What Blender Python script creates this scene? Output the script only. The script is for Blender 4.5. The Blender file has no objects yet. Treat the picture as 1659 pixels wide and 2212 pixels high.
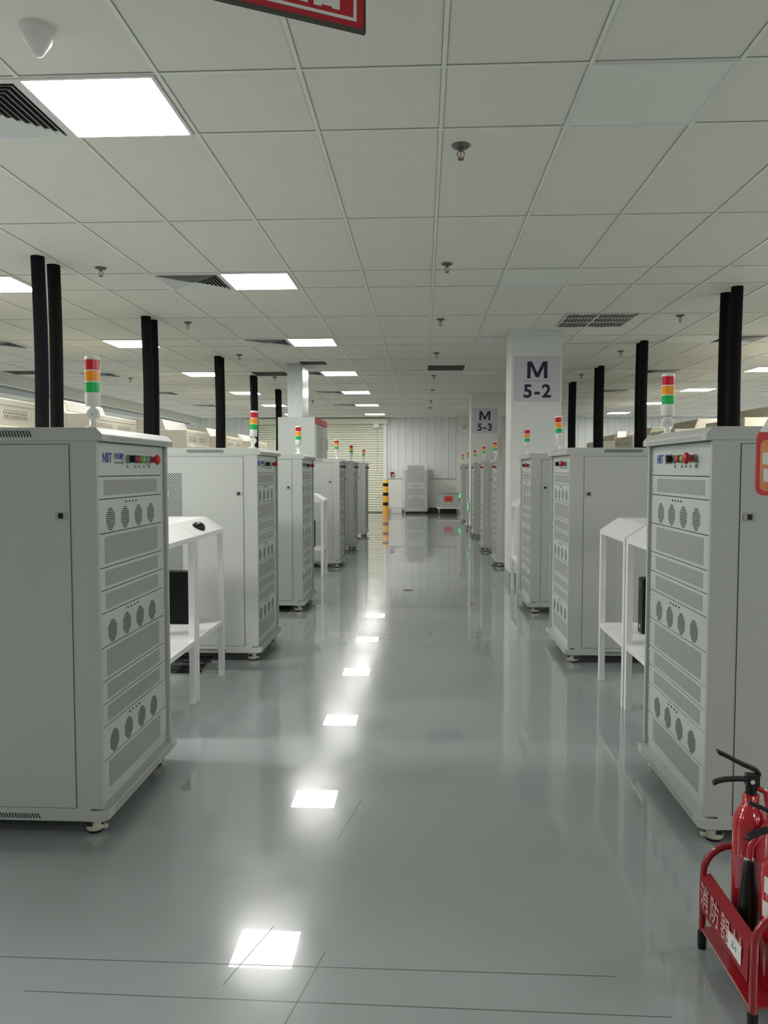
import bpy, math, random
from mathutils import Vector, Matrix
random.seed(7)
S = bpy.context.scene
COL = S.collection
PI = math.pi

# ------------------------------------------------------------------ camera
cam_d = bpy.data.cameras.new('camera')
cam = bpy.data.objects.new('camera', cam_d)
COL.objects.link(cam)
cam.location = (0, 0, 1.31)
cam.rotation_euler = (PI/2 - 0.0537, 0, 0.0494)
cam_d.sensor_fit = 'VERTICAL'
cam_d.sensor_height = 36.0
cam_d.lens = 36.0*1695.8/2212
cam_d.clip_start = 0.05
cam_d.clip_end = 100
S.camera = cam
# ------------------------------------------------------------------ exposure, world
S.view_settings.view_transform = 'Standard'
S.view_settings.look = 'None'
S.view_settings.gamma = 1.0
S.view_settings.use_curve_mapping = False
S.view_settings.exposure = 0.08
S.cycles.use_denoising = True
S.cycles.max_bounces = 8
S.cycles.diffuse_bounces = 5
S.cycles.sample_clamp_indirect = 6.0
S.cycles.caustics_reflective = False
S.cycles.caustics_refractive = False
LAMP = 30.0            # strength of the lit ceiling panels
LAMP_COL = (1.0, 0.978, 0.945)
OFF_POWER = 96         # watts of the unseen area lamps, some added only as fill
W = bpy.data.worlds.new('world'); S.world = W
W.use_nodes = True
W.node_tree.nodes['Background'].inputs[0].default_value = (0.8, 0.85, 0.8, 1)
W.node_tree.nodes['Background'].inputs[1].default_value = 0.02
CS = 1/1.05            # module scale of the ceiling grid
CZ = 2.891             # ceiling height
def off_lamp(x, y, p=1.0):
    l = bpy.data.lights.new('unseen_lamp', 'AREA'); l.shape = 'SQUARE'; l.size = 0.57
    l.energy = OFF_POWER*p; l.color = LAMP_COL
    o = bpy.data.objects.new('unseen_lamp', l); COL.objects.link(o)
    o.location = (x*CS, y*CS, CZ-0.012)
off_lamp(-3.82, 3.63)
off_lamp(1.6, -1.7, 0.32); off_lamp(3.4, -3.6, 0.4)  # fill lamps added behind the camera to brighten floor, ceiling and cabinet sides
off_lamp(-6.2, 3.63, 1.0); off_lamp(-6.2, 0.3, 0.5)
for y in (10.25, 6.94): off_lamp(5.68, y)
for y in (3.63, 0.3, -3.0): off_lamp(5.68, y, 0.7)
for y in (3.6, 10.2, 16.8, 22.4): off_lamp(-9.2, y, 1.6)
for y in (3.6, 10.2, 16.8, 22.4): off_lamp(9.8, y, 1.5)

# ------------------------------------------------------------------ materials
def nt(m): return m.node_tree.nodes, m.node_tree.links
def mat(name, col, rough=0.5, metal=0.0, var=0.03, bump=0.0, scale=30, emis=None, es=0, alpha=1.0, spec=0.5, rvar=0.0, coat=0.0):
    m = bpy.data.materials.new(name); m.use_nodes = True
    n, l = nt(m); b = n['Principled BSDF']
    b.inputs['Roughness'].default_value = rough
    b.inputs['Metallic'].default_value = metal
    b.inputs['Specular IOR Level'].default_value = spec
    b.inputs['Coat Weight'].default_value = coat
    tc = n.new('ShaderNodeTexCoord'); no = n.new('ShaderNodeTexNoise')
    no.inputs['Scale'].default_value = scale; no.inputs['Detail'].default_value = 4
    l.new(tc.outputs['Object'], no.inputs['Vector'])
    mx = n.new('ShaderNodeMix'); mx.data_type = 'RGBA'
    mx.inputs['A'].default_value = (*[c*(1-var) for c in col], 1)
    mx.inputs['B'].default_value = (*[min(1, c*(1+var)) for c in col], 1)
    l.new(no.outputs['Fac'], mx.inputs['Factor'])
    l.new(mx.outputs['Result'], b.inputs['Base Color'])
    if bump:
        bp = n.new('ShaderNodeBump'); bp.inputs['Strength'].default_value = bump; bp.inputs['Distance'].default_value = 0.002
        l.new(no.outputs['Fac'], bp.inputs['Height']); l.new(bp.outputs['Normal'], b.inputs['Normal'])
    if emis:
        b.inputs['Emission Color'].default_value = (*emis, 1); b.inputs['Emission Strength'].default_value = es
    if alpha < 1: b.inputs['Alpha'].default_value = alpha
    return m
def perforated(name, base, hole, pu, pv, r, rough=0.45):
    m = mat(name, base, rough); n, l = nt(m); b = n['Principled BSDF']
    def M(op, a, c=None):
        k = n.new('ShaderNodeMath'); k.operation = op
        for i, v in enumerate((a, c)):
            if v is None: continue
            if isinstance(v, (int, float)): k.inputs[i].default_value = v
            else: l.new(v, k.inputs[i])
        return k.outputs[0]
    tc = n.new('ShaderNodeTexCoord'); sp = n.new('ShaderNodeSeparateXYZ'); l.new(tc.outputs['Object'], sp.inputs[0])
    h = M('ADD', sp.outputs['X'], sp.outputs['Y'])
    v = M('DIVIDE', sp.outputs['Z'], pv); row = M('FLOOR', v)
    sh = M('MULTIPLY', M('MODULO', M('ADD', row, 1000), 2), 0.5)
    u = M('ADD', M('DIVIDE', h, pu), sh)
    fu = M('MULTIPLY', M('SUBTRACT', M('FRACT', M('ADD', u, 1000)), 0.5), pu)
    fv = M('MULTIPLY', M('SUBTRACT', M('FRACT', M('ADD', v, 1000)), 0.5), pv)
    d = M('SQRT', M('ADD', M('MULTIPLY', fu, fu), M('MULTIPLY', fv, fv)))
    k = M('LESS_THAN', d, r)
    src = b.inputs['Base Color'].links[0].from_socket
    mx = n.new('ShaderNodeMix'); mx.data_type = 'RGBA'; l.new(k, mx.inputs['Factor']); l.new(src, mx.inputs['A'])
    mx.inputs['B'].default_value = (*hole, 1); l.new(mx.outputs['Result'], b.inputs['Base Color'])
    return m
M = {}
CAB = (0.455, 0.48, 0.452)
M['cab'] = mat('grey powder coat', CAB, 0.36, var=0.015, bump=0.02, scale=400)
M['door'] = mat('grey door powder coat', CAB, 0.38, var=0.02, bump=0.02, scale=380)
M['panel'] = mat('light rack panel', (0.52, 0.56, 0.53), 0.35, var=0.015)
M['inlay'] = mat('dark grey inlay', (0.36, 0.38, 0.355), 0.5)
M['seam'] = mat('dark seam', (0.03, 0.035, 0.03), 0.7)
M['perf'] = perforated('perforated steel', (0.47, 0.50, 0.465), (0.035, 0.04, 0.035), 0.0112, 0.0060, 0.0027)
M['perf_side'] = perforated('perforated side steel', (0.46, 0.488, 0.455), (0.03, 0.035, 0.03), 0.0165, 0.0082, 0.0046)
M['hole'] = mat('dark opening', (0.02, 0.024, 0.02), 0.8)
M['blue'] = mat('blue print', (0.03, 0.06, 0.32), 0.5)
M['darktext'] = mat('navy print', (0.012, 0.008, 0.05), 0.5)
M['greytext'] = mat('grey print', (0.22, 0.24, 0.24), 0.5)
M['black'] = mat('black plastic', (0.006, 0.0065, 0.007), 0.35, spec=0.35)
M['pc'] = mat('black computer case', (0.003, 0.0035, 0.0045), 0.35, spec=0.2)
M['sprinkler'] = mat('aged brass', (0.16, 0.15, 0.13), 0.45, 0.6)
M['foam'] = mat('black pipe foam', (0.005, 0.0055, 0.006), 0.9, spec=0.2, bump=0.5, scale=60, var=0.2)
M['red'] = mat('red plastic', (0.55, 0.03, 0.035), 0.3)
M['green'] = mat('green plastic', (0.05, 0.55, 0.08), 0.3)
M['greyplastic'] = mat('clear grey plastic', (0.25, 0.28, 0.27), 0.3)
M['chrome'] = mat('chrome', (0.75, 0.76, 0.74), 0.18, 1.0)
M['steel'] = mat('dull steel', (0.45, 0.45, 0.43), 0.4, 1.0)
M['cream'] = mat('cream plastic', (0.62, 0.58, 0.47), 0.45)
M['white'] = mat('white paint', (0.80, 0.80, 0.79), 0.32, var=0.01)
M['whiteplastic'] = mat('white plastic', (0.80, 0.80, 0.77), 0.3)
M['lens_red'] = mat('red lens', (0.50, 0.012, 0.03), 0.15, emis=(0.5, 0.01, 0.02), es=0.10)
M['lens_amber'] = mat('amber lens', (0.80, 0.30, 0.02), 0.15, emis=(0.8, 0.3, 0.02), es=0.10)
M['lens_green'] = mat('green lens', (0.01, 0.42, 0.10), 0.15, emis=(0.01, 0.45, 0.1), es=0.10)
M['chamber'] = mat('cream enamel', (0.66, 0.62, 0.50), 0.45, var=0.02)
M['chamber_grille'] = perforated('cream louvre', (0.62, 0.58, 0.47), (0.12, 0.11, 0.09), 0.045, 0.03, 0.0115)
M['tile'] = mat('ceiling tile', (0.80, 0.785, 0.715), 0.8, var=0.03, bump=0.15, scale=6, rvar=0)
M['tbar'] = mat('ceiling bar', (0.86, 0.86, 0.79), 0.3)
M['tseam'] = mat('ceiling seam', (0.30, 0.31, 0.27), 0.8)
M['wallwhite'] = mat('white wall', (0.80, 0.80, 0.77), 0.6)
M['corr'] = mat('white sheet metal wall', (0.80, 0.83, 0.82), 0.35, 0.0)
M['shutter'] = mat('cream shutter slats', (0.80, 0.80, 0.67), 0.4)
M['shutterseam'] = mat('shutter shadow seam', (0.26, 0.26, 0.20), 0.6)
M['column'] = mat('white column paint', (0.755, 0.785, 0.765), 0.5)
M['kerb'] = mat('grey kerb paint', (0.27, 0.30, 0.31), 0.3)
M['signpanel'] = mat('pale lilac sign', (0.60, 0.59, 0.64), 0.5)
M['signred'] = mat('red sign', (0.45, 0.008, 0.02), 0.35)
M['signedge'] = mat('dark sign edge', (0.05, 0.05, 0.035), 0.5)
M['extred'] = mat('red enamel', (0.42, 0.012, 0.02), 0.16, coat=0.5)
M['framered'] = mat('red tube enamel', (0.27, 0.01, 0.015), 0.25, coat=0.3)
M['platered'] = mat('red plate paint', (0.27, 0.012, 0.02), 0.5, spec=0.3)
M['orangered'] = mat('orange red label', (0.72, 0.06, 0.035), 0.5)
M['leaf'] = mat('brown scrap', (0.25, 0.17, 0.05), 0.7)
M['extlabel'] = mat('faded pink label', (0.42, 0.09, 0.13), 0.35)
M['paper'] = mat('white paper', (0.72, 0.72, 0.70), 0.6)
M['pinktext'] = mat('worn pinkish lettering', (0.62, 0.36, 0.36), 0.6, var=0.3, scale=90)
M['yellow'] = mat('yellow band', (0.85, 0.42, 0.03), 0.35)
M['galv'] = mat('galvanised steel', (0.62, 0.66, 0.66), 0.28, 0.85, var=0.2, scale=12)
M['orange'] = mat('orange card', (0.70, 0.26, 0.10), 0.35, var=0.4, scale=25)
M['film'] = mat('clear film', (0.85, 0.87, 0.85), 0.12, alpha=0.24, bump=1.0, scale=9)
M['foamwhite'] = mat('white packing foam', (0.80, 0.80, 0.79), 0.7)
M['brown'] = mat('dark skirting', (0.06, 0.045, 0.04), 0.5)
M['exitgreen'] = mat('lit green sign', (0.05, 0.6, 0.2), 0.4, emis=(0.05, 0.9, 0.3), es=0.8)
M['warm_screen'] = mat('lit warm screen', (0.9, 0.6, 0.5), 0.4, emis=(1.0, 0.62, 0.50), es=1.3)
M['lit'] = mat('lit diffuser', (0.9, 0.9, 0.88), 0.5, emis=LAMP_COL, es=LAMP)
M['unlit'] = mat('unlit diffuser', (0.82, 0.83, 0.77), 0.45)
M['grooves'] = mat('floor joint', (0.10, 0.11, 0.11), 0.25)
M['mushroom'] = mat('emergency red', (0.45, 0.015, 0.03), 0.3)
M['beige'] = mat('beige wall paint', (0.62, 0.59, 0.48), 0.6)

# epoxy floor: glossy, faint ripples and scuffs
def floor_mat():
    m = bpy.data.materials.new('grey epoxy floor'); m.use_nodes = True
    n, l = nt(m); b = n['Principled BSDF']
    tc = n.new('ShaderNodeTexCoord')
    no = n.new('ShaderNodeTexNoise'); no.inputs['Scale'].default_value = 0.9; no.inputs['Detail'].default_value = 6
    l.new(tc.outputs['Object'], no.inputs['Vector'])
    cr = n.new('ShaderNodeValToRGB')
    cr.color_ramp.elements[0].position = 0.3; cr.color_ramp.elements[0].color = (0.262, 0.294, 0.296, 1)
    cr.color_ramp.elements[1].position = 0.7; cr.color_ramp.elements[1].color = (0.290, 0.322, 0.322, 1)
    l.new(no.outputs['Fac'], cr.inputs[0]); l.new(cr.outputs[0], b.inputs['Base Color'])
    n2 = n.new('ShaderNodeTexNoise'); n2.inputs['Scale'].default_value = 2.2; n2.inputs['Detail'].default_value = 8; n2.inputs['Roughness'].default_value = 0.65
    l.new(tc.outputs['Object'], n2.inputs['Vector'])
    mr = n.new('ShaderNodeMapRange'); mr.inputs['From Min'].default_value = 0.35; mr.inputs['From Max'].default_value = 0.75
    mr.inputs['To Min'].default_value = 0.13; mr.inputs['To Max'].default_value = 0.26
    b.inputs['Coat Weight'].default_value = 0.8; b.inputs['Coat Roughness'].default_value = 0.012; b.inputs['Coat IOR'].default_value = 1.5
    l.new(n2.outputs['Fac'], mr.inputs['Value']); l.new(mr.outputs[0], b.inputs['Roughness'])
    b.inputs['Specular IOR Level'].default_value = 0.4
    n3 = n.new('ShaderNodeTexNoise'); n3.inputs['Scale'].default_value = 3.0; n3.inputs['Detail'].default_value = 3
    l.new(tc.outputs['Object'], n3.inputs['Vector'])
    bp = n.new('ShaderNodeBump'); bp.inputs['Strength'].default_value = 0.05; bp.inputs['Distance'].default_value = 0.02
    l.new(n3.outputs['Fac'], bp.inputs['Height'])
    # fine scratches, only in the bump
    n4 = n.new('ShaderNodeTexNoise'); n4.inputs['Scale'].default_value = 160; n4.inputs['Detail'].default_value = 2
    l.new(tc.outputs['Object'], n4.inputs['Vector'])
    b2 = n.new('ShaderNodeBump'); b2.inputs['Strength'].default_value = 0.03; b2.inputs['Distance'].default_value = 0.001
    l.new(n4.outputs['Fac'], b2.inputs['Height']); l.new(bp.outputs['Normal'], b2.inputs['Normal'])
    l.new(b2.outputs['Normal'], b.inputs['Normal'])
    return m
M['floor'] = floor_mat()

# ------------------------------------------------------------------ mesh builder
class MB:
    def __init__(s): s.v = []; s.f = []; s.sm = []
    def add(s, vs, fs, smooth=False):
        o = len(s.v); s.v += [tuple(v) for v in vs]
        for f in fs: s.f.append([o+i for i in f]); s.sm.append(smooth)
    def box(s, x0, x1, y0, y1, z0, z1):
        x0, x1 = min(x0, x1), max(x0, x1); y0, y1 = min(y0, y1), max(y0, y1); z0, z1 = min(z0, z1), max(z0, z1)
        v = [(x, y, z) for x in (x0, x1) for y in (y0, y1) for z in (z0, z1)]
        s.add(v, [(0, 1, 3, 2), (4, 6, 7, 5), (0, 4, 5, 1), (2, 3, 7, 6), (0, 2, 6, 4), (1, 5, 7, 3)])
        return s
    def prism(s, poly, a0, a1, axis='y'):
        # poly in the plane normal to axis: for y (x,z); for x (y,z); for z (x,y)
        def P(p, a): return {'y': (p[0], a, p[1]), 'x': (a, p[0], p[1]), 'z': (p[0], p[1], a)}[axis]
        n = len(poly)
        s.add([P(p, a0) for p in poly]+[P(p, a1) for p in poly],
              [tuple(range(n)), tuple(range(2*n-1, n-1, -1))]+[(i, i+n, (i+1) % n+n, (i+1) % n) for i in range(n)])
        return s
    def lathe(s, prof, c=(0, 0, 0), axis='z', n=24, smooth=True, cap=True):
        A = {'z': (0, 1, 2), 'x': (1, 2, 0), 'y': (2, 0, 1)}[axis]
        vs = []
        for r, h in prof:
            for i in range(n):
                a = 2*PI*i/n; q = [0, 0, 0]; q[A[0]] = r*math.cos(a); q[A[1]] = r*math.sin(a); q[A[2]] = h
                vs.append((q[0]+c[0], q[1]+c[1], q[2]+c[2]))
        fs = []
        for k in range(len(prof)-1):
            for i in range(n):
                j = (i+1) % n; fs.append((k*n+i, k*n+j, (k+1)*n+j, (k+1)*n+i))
        s.add(vs, fs, smooth)
        if cap:
            s.add([vs[i] for i in range(n)], [tuple(reversed(range(n)))])
            s.add([vs[len(vs)-n+i] for i in range(n)], [tuple(range(n))])
        return s
    def cyl(s, c, r, h, axis='z', n=20, r2=None):
        return s.lathe([(r, 0), (r if r2 is None else r2, h)], c, axis, n)
    def tube(s, pts, r, n=12, r2=None):
        pts = [Vector(p) for p in pts]; m = len(pts); vs = []
        t = (pts[1]-pts[0]).normalized(); up = Vector((0, 0, 1)) if abs(t.z) < 0.9 else Vector((1, 0, 0))
        u = t.cross(up).normalized()
        for k, p in enumerate(pts):
            t = (pts[min(k+1, m-1)]-pts[max(k-1, 0)]).normalized()
            u = (u - t*u.dot(t)).normalized(); w = t.cross(u)
            rr = r if r2 is None else r+(r2-r)*k/(m-1)
            for i in range(n):
                a = 2*PI*i/n; vs.append(p+u*(rr*math.cos(a))+w*(rr*math.sin(a)))
        fs = [(k*n+i, k*n+(i+1) % n, (k+1)*n+(i+1) % n, (k+1)*n+i) for k in range(m-1) for i in range(n)]
        s.add(vs, fs, True)
        s.add([vs[i] for i in range(n)], [tuple(reversed(range(n)))]); s.add(vs[-n:], [tuple(range(n))])
        return s
    def build(s, name, m, parent=None, bevel=0.0):
        me = bpy.data.meshes.new(name); me.from_pydata(s.v, [], s.f); me.update()
        me.polygons.foreach_set('use_smooth', s.sm)
        me.materials.append(M[m] if isinstance(m, str) else m)
        import bmesh
        bm = bmesh.new(); bm.from_mesh(me); bmesh.ops.recalc_face_normals(bm, faces=bm.faces); bm.to_mesh(me); bm.free()
        o = bpy.data.objects.new(name, me); COL.objects.link(o)
        if parent: o.parent = parent
        if bevel:
            b = o.modifiers.new('bevel', 'BEVEL'); b.width = bevel; b.segments = 2; b.limit_method = 'ANGLE'
        return o
def box(name, m, b, parent=None, bevel=0.0): return MB().box(*b).build(name, m, parent, bevel)
def tag(o, label, cat, group=None, kind=None):
    if label: o['label'] = label
    if cat: o['category'] = cat
    if group: o['group'] = group
    if kind: o['kind'] = kind
    return o
def struct(o): o['kind'] = 'structure'; return o
def empty(name, loc=(0, 0, 0), rz=0):
    o = bpy.data.objects.new(name, None); o.empty_display_size = 0.1; COL.objects.link(o)
    o.location = loc; o.rotation_euler = (0, 0, rz); return o
def dup(o, parent=None, skip=()):
    c = o.copy(); COL.objects.link(c)
    if parent: c.parent = parent
    for ch in list(o.children):
        if ch.name.split('.')[0] in skip: continue
        dup(ch, c, skip)
    return c
def text(name, body, m, size, loc, rot, parent=None, bold=0.0, ext=0.0006, align='CENTER', sx=1.0, sp=1.0):
    cu = bpy.data.curves.new(name+'_curve', 'FONT'); cu.body = body; cu.size = size
    cu.align_x = align; cu.align_y = 'CENTER'; cu.offset = bold; cu.extrude = ext; cu.resolution_u = 3; cu.space_character = sp
    t = bpy.data.objects.new(name+'_tmp', cu); COL.objects.link(t)
    bpy.context.view_layer.update()
    dg = bpy.context.evaluated_depsgraph_get()
    me = bpy.data.meshes.new_from_object(t.evaluated_get(dg))
    bpy.data.objects.remove(t); bpy.data.curves.remove(cu)
    if sx != 1.0: me.transform(Matrix.Diagonal((sx, 1, 1, 1)))
    me.materials.clear(); me.materials.append(M[m])
    o = bpy.data.objects.new(name, me); COL.objects.link(o)
    o.location = loc; o.rotation_euler = rot
    if parent: o.parent = parent
    return o
FACE_PX = (PI/2, 0, PI/2)      # text read from +x
FACE_NX = (PI/2, 0, -PI/2)     # text read from -x
FACE_NY = (PI/2, 0, 0)         # text read from -y (the camera side)

# ------------------------------------------------------------------ room shell
YB = 24.0
XL, XR, YF = -13.0, 14.0, -6.0
struct(box('floor', 'floor', (XL, XR, YF, YB, -0.1, 0.0)))
struct(box('ceiling', 'tile', (XL, XR, YF, YB, CZ, CZ+0.1)))
struct(box('wall_left', 'wallwhite', (XL-0.1, XL, YF, YB, 0, CZ)))
struct(box('wall_right', 'wallwhite', (XR, XR+0.1, YF, YB, 0, CZ)))
struct(box('wall_front', 'wallwhite', (XL, XR, YF-0.1, YF, 0, CZ)))
# back wall: ribbed sheet metal
mb = MB(); mb.box(XL, XR, YB, YB+0.1, 0, CZ)
x = XL
while x < XR:
    if not (-5.1 < x < -1.15): mb.prism([(x, YB+0.001), (x+0.018, YB-0.018), (x+0.034, YB-0.018), (x+0.052, YB+0.001)], 0.9, CZ, 'z')
    x += 0.218
struct(mb.build('wall_back', 'corr'))
struct(box('wall_back_lower', 'wallwhite', (-1.06, 1.02, YB-0.06, YB, 0, 1.03)))
struct(box('wall_back_sill', 'kerb', (-1.06, 1.02, YB-0.075, YB, 1.03, 1.045)))
struct(box('wall_back_pier', 'wallwhite', (1.02, 2.35, YB-0.12, YB, 0, CZ)))
struct(box('wall_back_beige', 'beige', (2.35, 3.9, YB-0.25, YB, 0, 2.35)))
struct(box('baseboard_back', 'brown', (0.12, 1.02, YB-0.075, YB-0.06, 0, 0.16)))
struct(box('wall_left_bulkhead', 'wallwhite', (-7.75, -6.85, YF, YB, 2.71, CZ)))
struct(box('trim_1', 'inlay', (-7.45, -6.98, YF, YB-0.6, 2.67, 2.71)))
# ceiling grid: bars across and along
ROW0, STEP = 3.331*CS, 3.306*CS
rows = []
for k in range(-3, 7):
    a = ROW0+STEP*k; rows += [a, a+0.595*CS, a+1.945*CS]
rows = [r for r in rows if YF < r < YB]
mb = MB(); ms = MB()
k = -21
while (0.083+0.6*k)*CS < XR:
    xx = (0.083+0.6*k)*CS
    if xx > XL: mb.box(xx-0.009, xx+0.009, YF, YB, CZ-0.006, CZ); ms.box(xx-0.0115, xx+0.0115, YF, YB, CZ-0.002, CZ)
    k += 1
for r in rows: mb.box(XL, XR, r-0.007, r+0.007, CZ-0.005, CZ); ms.box(XL, XR, r-0.0105, r+0.0105, CZ-0.0018, CZ)
struct(mb.build('ceiling_grid', 'tbar')); struct(ms.build('ceiling_seam', 'tseam'))
# floor joints and a hairline patch outline near the camera
for i, (x0, y0, x1, y1) in enumerate([(-1.6, 1.995, 0.5, 1.992), (-1.0, 1.862, 0.6, 1.845), (-0.335, 1.72, -0.262, 2.06), (-0.505, 1.91, -0.425, 2.17), (-0.30, 2.70, -0.24, 3.05)]):
    d = Vector((x1-x0, y1-y0, 0)).normalized(); nn = Vector((-d.y, d.x, 0))*0.0014
    struct(MB().prism([(x0+nn.x, y0+nn.y), (x1+nn.x, y1+nn.y), (x1-nn.x, y1-nn.y), (x0-nn.x, y0-nn.y)], -0.001, 0.0004, 'z').build('trim_%d' % (i+2), 'grooves'))
# columns
def column(x0, x1, y0, y1):
    struct(box('wall_column', 'column', (x0, x1, y0, y1, 0, CZ), bevel=0.004))
    struct(MB().box(x0-0.004, x1+0.004, y0-0.004, y1+0.004, 0, 0.125).build('baseboard_column', 'kerb'))
column(1.0, 1.57, 9.05, 9.60)
column(1.0, 1.57, 16.6, 17.15)

# ------------------------------------------------------------------ roller shutter
t = empty('roller_shutter', (-3.13, YB, 0)); tag(t, 'wide cream roller shutter with horizontal slats in the far wall', 'shutter')
mb = MB(); ms = MB(); z = 0.03
ms.box(-1.93, 1.93, -0.04, -0.01, 0, 2.75)
while z < 2.68:
    mb.prism([(-0.045, z), (-0.066, z+0.012), (-0.066, z+0.050), (-0.045, z+0.066)], -1.93, 1.93, 'x'); z += 0.0735
mb.build('slat_curtain', 'shutter', t); ms.build('backing', 'shutterseam', t)
box('housing', 'shutter', (-2.3, 2.07, -0.215, -0.005, 2.70, 2.865), t, 0.01)
for sx in (-1, 1): box('guide_rail', 'white', (1.93*sx, 1.93*sx+0.1*sx, -0.10, -0.005, 0, 2.70), t)
box('control_box', 'whiteplastic', (1.63, 1.80, -0.24, -0.10, 2.58, 2.70), t, 0.005)
MB().tube([(1.745, -0.18, 2.58), (1.75, -0.18, 1.9), (1.745, -0.18, 1.29)], 0.006, 6).build('pull_chain', 'inlay', t)

# ------------------------------------------------------------------ ceiling fixtures
ORD = ['nearest', 'second', 'third', 'fourth', 'fifth', 'sixth', 'farthest']
def light_proto(m):
    t = empty('ceiling_light')
    mb = MB()
    for (a, b, c, d) in ((-0.297, 0.297, -0.297, -0.281), (-0.297, 0.297, 0.281, 0.297), (-0.297, -0.281, -0.281, 0.281), (0.281, 0.297, -0.281, 0.281)):
        mb.box(a, b, c, d, -0.013, 0)
    mb.build('frame', 'white', t)
    box('diffuser', m, (-0.281, 0.281, -0.281, 0.281, -0.009, -0.003), t)
    return t
lp = light_proto('lit'); up = light_proto('unlit'); used = set()
def put(proto, x, y, label, cat, group, z=CZ):
    o = proto if proto.name not in used else dup(proto)
    used.add(proto.name)
    o.location = (x*CS, y, z); o.scale = (CS, CS, CS); tag(o, label, cat, group); return o
for k in range(7):
    put(lp, -1.43, ROW0+STEP*k+0.297*CS, 'lit square ceiling light in the row nearest the aisle, %s from the camera' % ORD[k], 'ceiling light', 'lit ceiling lights left of the aisle')
OC = ['nearest', 'second', 'third', 'fourth', 'fifth', 'sixth']
for i, k in enumerate(range(1, 7)):
    put(lp, -3.82, ROW0+STEP*k+0.297*CS, 'lit square ceiling light among the black pipes on the left, %s from the camera' % OC[i], 'ceiling light', 'lit ceiling lights over the left machine row')
for i, k in enumerate(range(3, 7)):
    put(lp, 5.68, ROW0+STEP*k+0.1*CS, 'lit square ceiling light far over the right machine row, %s from the camera' % OC[i], 'ceiling light', 'lit ceiling lights over the right machine row')
put(lp, -9.1, 20.4*CS, 'lit ceiling light beyond the left bulkhead, behind the nearest tower light', 'ceiling light', 'lit ceiling lights beyond the bulkhead')
for k in range(4):
    put(up, 0.983, ROW0+STEP*k+0.297*CS, 'unlit pale square ceiling light on the right of the aisle, %s from the camera' % ORD[k], 'ceiling light', 'unlit ceiling lights right of the aisle')
for i, k in enumerate((2, 3)):
    put(up, 3.383, ROW0+STEP*k+0.297*CS, 'unlit pale square ceiling light between the right black pipes, %s from the camera' % OC[i], 'ceiling light', 'unlit ceiling lights over the right machine row')
# four-way air diffusers
def vent_proto():
    t = empty('air_vent'); mb = MB()
    for (a, b, c, d) in ((-0.295, 0.295, -0.295, -0.262), (-0.295, 0.295, 0.262, 0.295), (-0.295, -0.262, -0.262, 0.262), (0.262, 0.295, -0.262, 0.262)): mb.box(a, b, c, d, -0.012, 0)
    mb.build('frame', 'white', t)
    box('dark_throat', 'hole', (-0.262, 0.262, -0.262, 0.262, -0.0022, -0.0005), t)
    mb = MB()
    for i in range(8):
        r = 0.258-i*0.031; q = r-0.024
        ring = [(-r, -r), (r, -r), (r, r), (-r, r)]; inn = [(-q, -q), (q, -q), (q, q), (-q, q)]
        v = [(x, y, -0.020) for x, y in ring]+[(x, y, -0.0025) for x, y in inn]+[(x*0.985, y*0.985, -0.020) for x, y in ring]+[(x*0.985, y*0.985, -0.0025) for x, y in inn]
        mb.add(v, [(j, (j+1) % 4, (j+1) % 4+4, j+4) for j in range(4)]+[(j+8, j+12, (j+1) % 4+12, (j+1) % 4+8) for j in range(4)]+[(j+4, (j+1) % 4+4, (j+1) % 4+12, j+12) for j in range(4)])
    mb.build('louvre', 'white', t)
    return t
vp = vent_proto()
for k in range(6):
    put(vp, -2.017, ROW0+STEP*k+0.297*CS, 'square white air vent beside the aisle light row, %s from the camera' % ORD[k], 'air vent', 'air vents beside the aisle lights')
for i, k in enumerate((2, 3, 4, 5)):
    put(vp, -5.617, ROW0+STEP*k+0.297*CS, 'square white air vent far left near the bulkhead, %s from the camera' % OC[i], 'air vent', 'air vents near the bulkhead')
for i, k in enumerate((2, 3, 4)):
    put(vp, 3.983, ROW0+STEP*k+0.297*CS, 'square white air vent on the right behind the black pipes, %s from the camera' % OC[i], 'air vent', 'air vents over the right machine row')
# long return grille by the column
t = empty('return_grille', (1.905*CS, 8.9*CS, CZ)); t.scale = (CS, CS, CS); tag(t, 'dark slatted return air grille in the ceiling beside the M 5-2 column', 'grille')
mb = MB()
for (a, b, c, d) in ((-0.375, 0.375, -0.385, -0.365), (-0.375, 0.375, 0.365, 0.385), (-0.375, -0.357, -0.365, 0.365), (0.357, 0.375, -0.365, 0.365)): mb.box(a, b, c, d, -0.012, 0)
mb.build('frame', 'chrome', t); box('backing', 'hole', (-0.357, 0.357, -0.365, 0.365, -0.003, -0.0005), t)
mb = MB()
for i in range(20): xx = -0.34+i*0.0358; mb.box(xx, xx+0.005, -0.365, 0.365, -0.011, -0.003)
for yy in (-0.12, 0.12): mb.box(-0.357, 0.357, yy-0.003, yy+0.003, -0.012, -0.003)
mb.build('slat', 'tbar', t)
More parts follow.
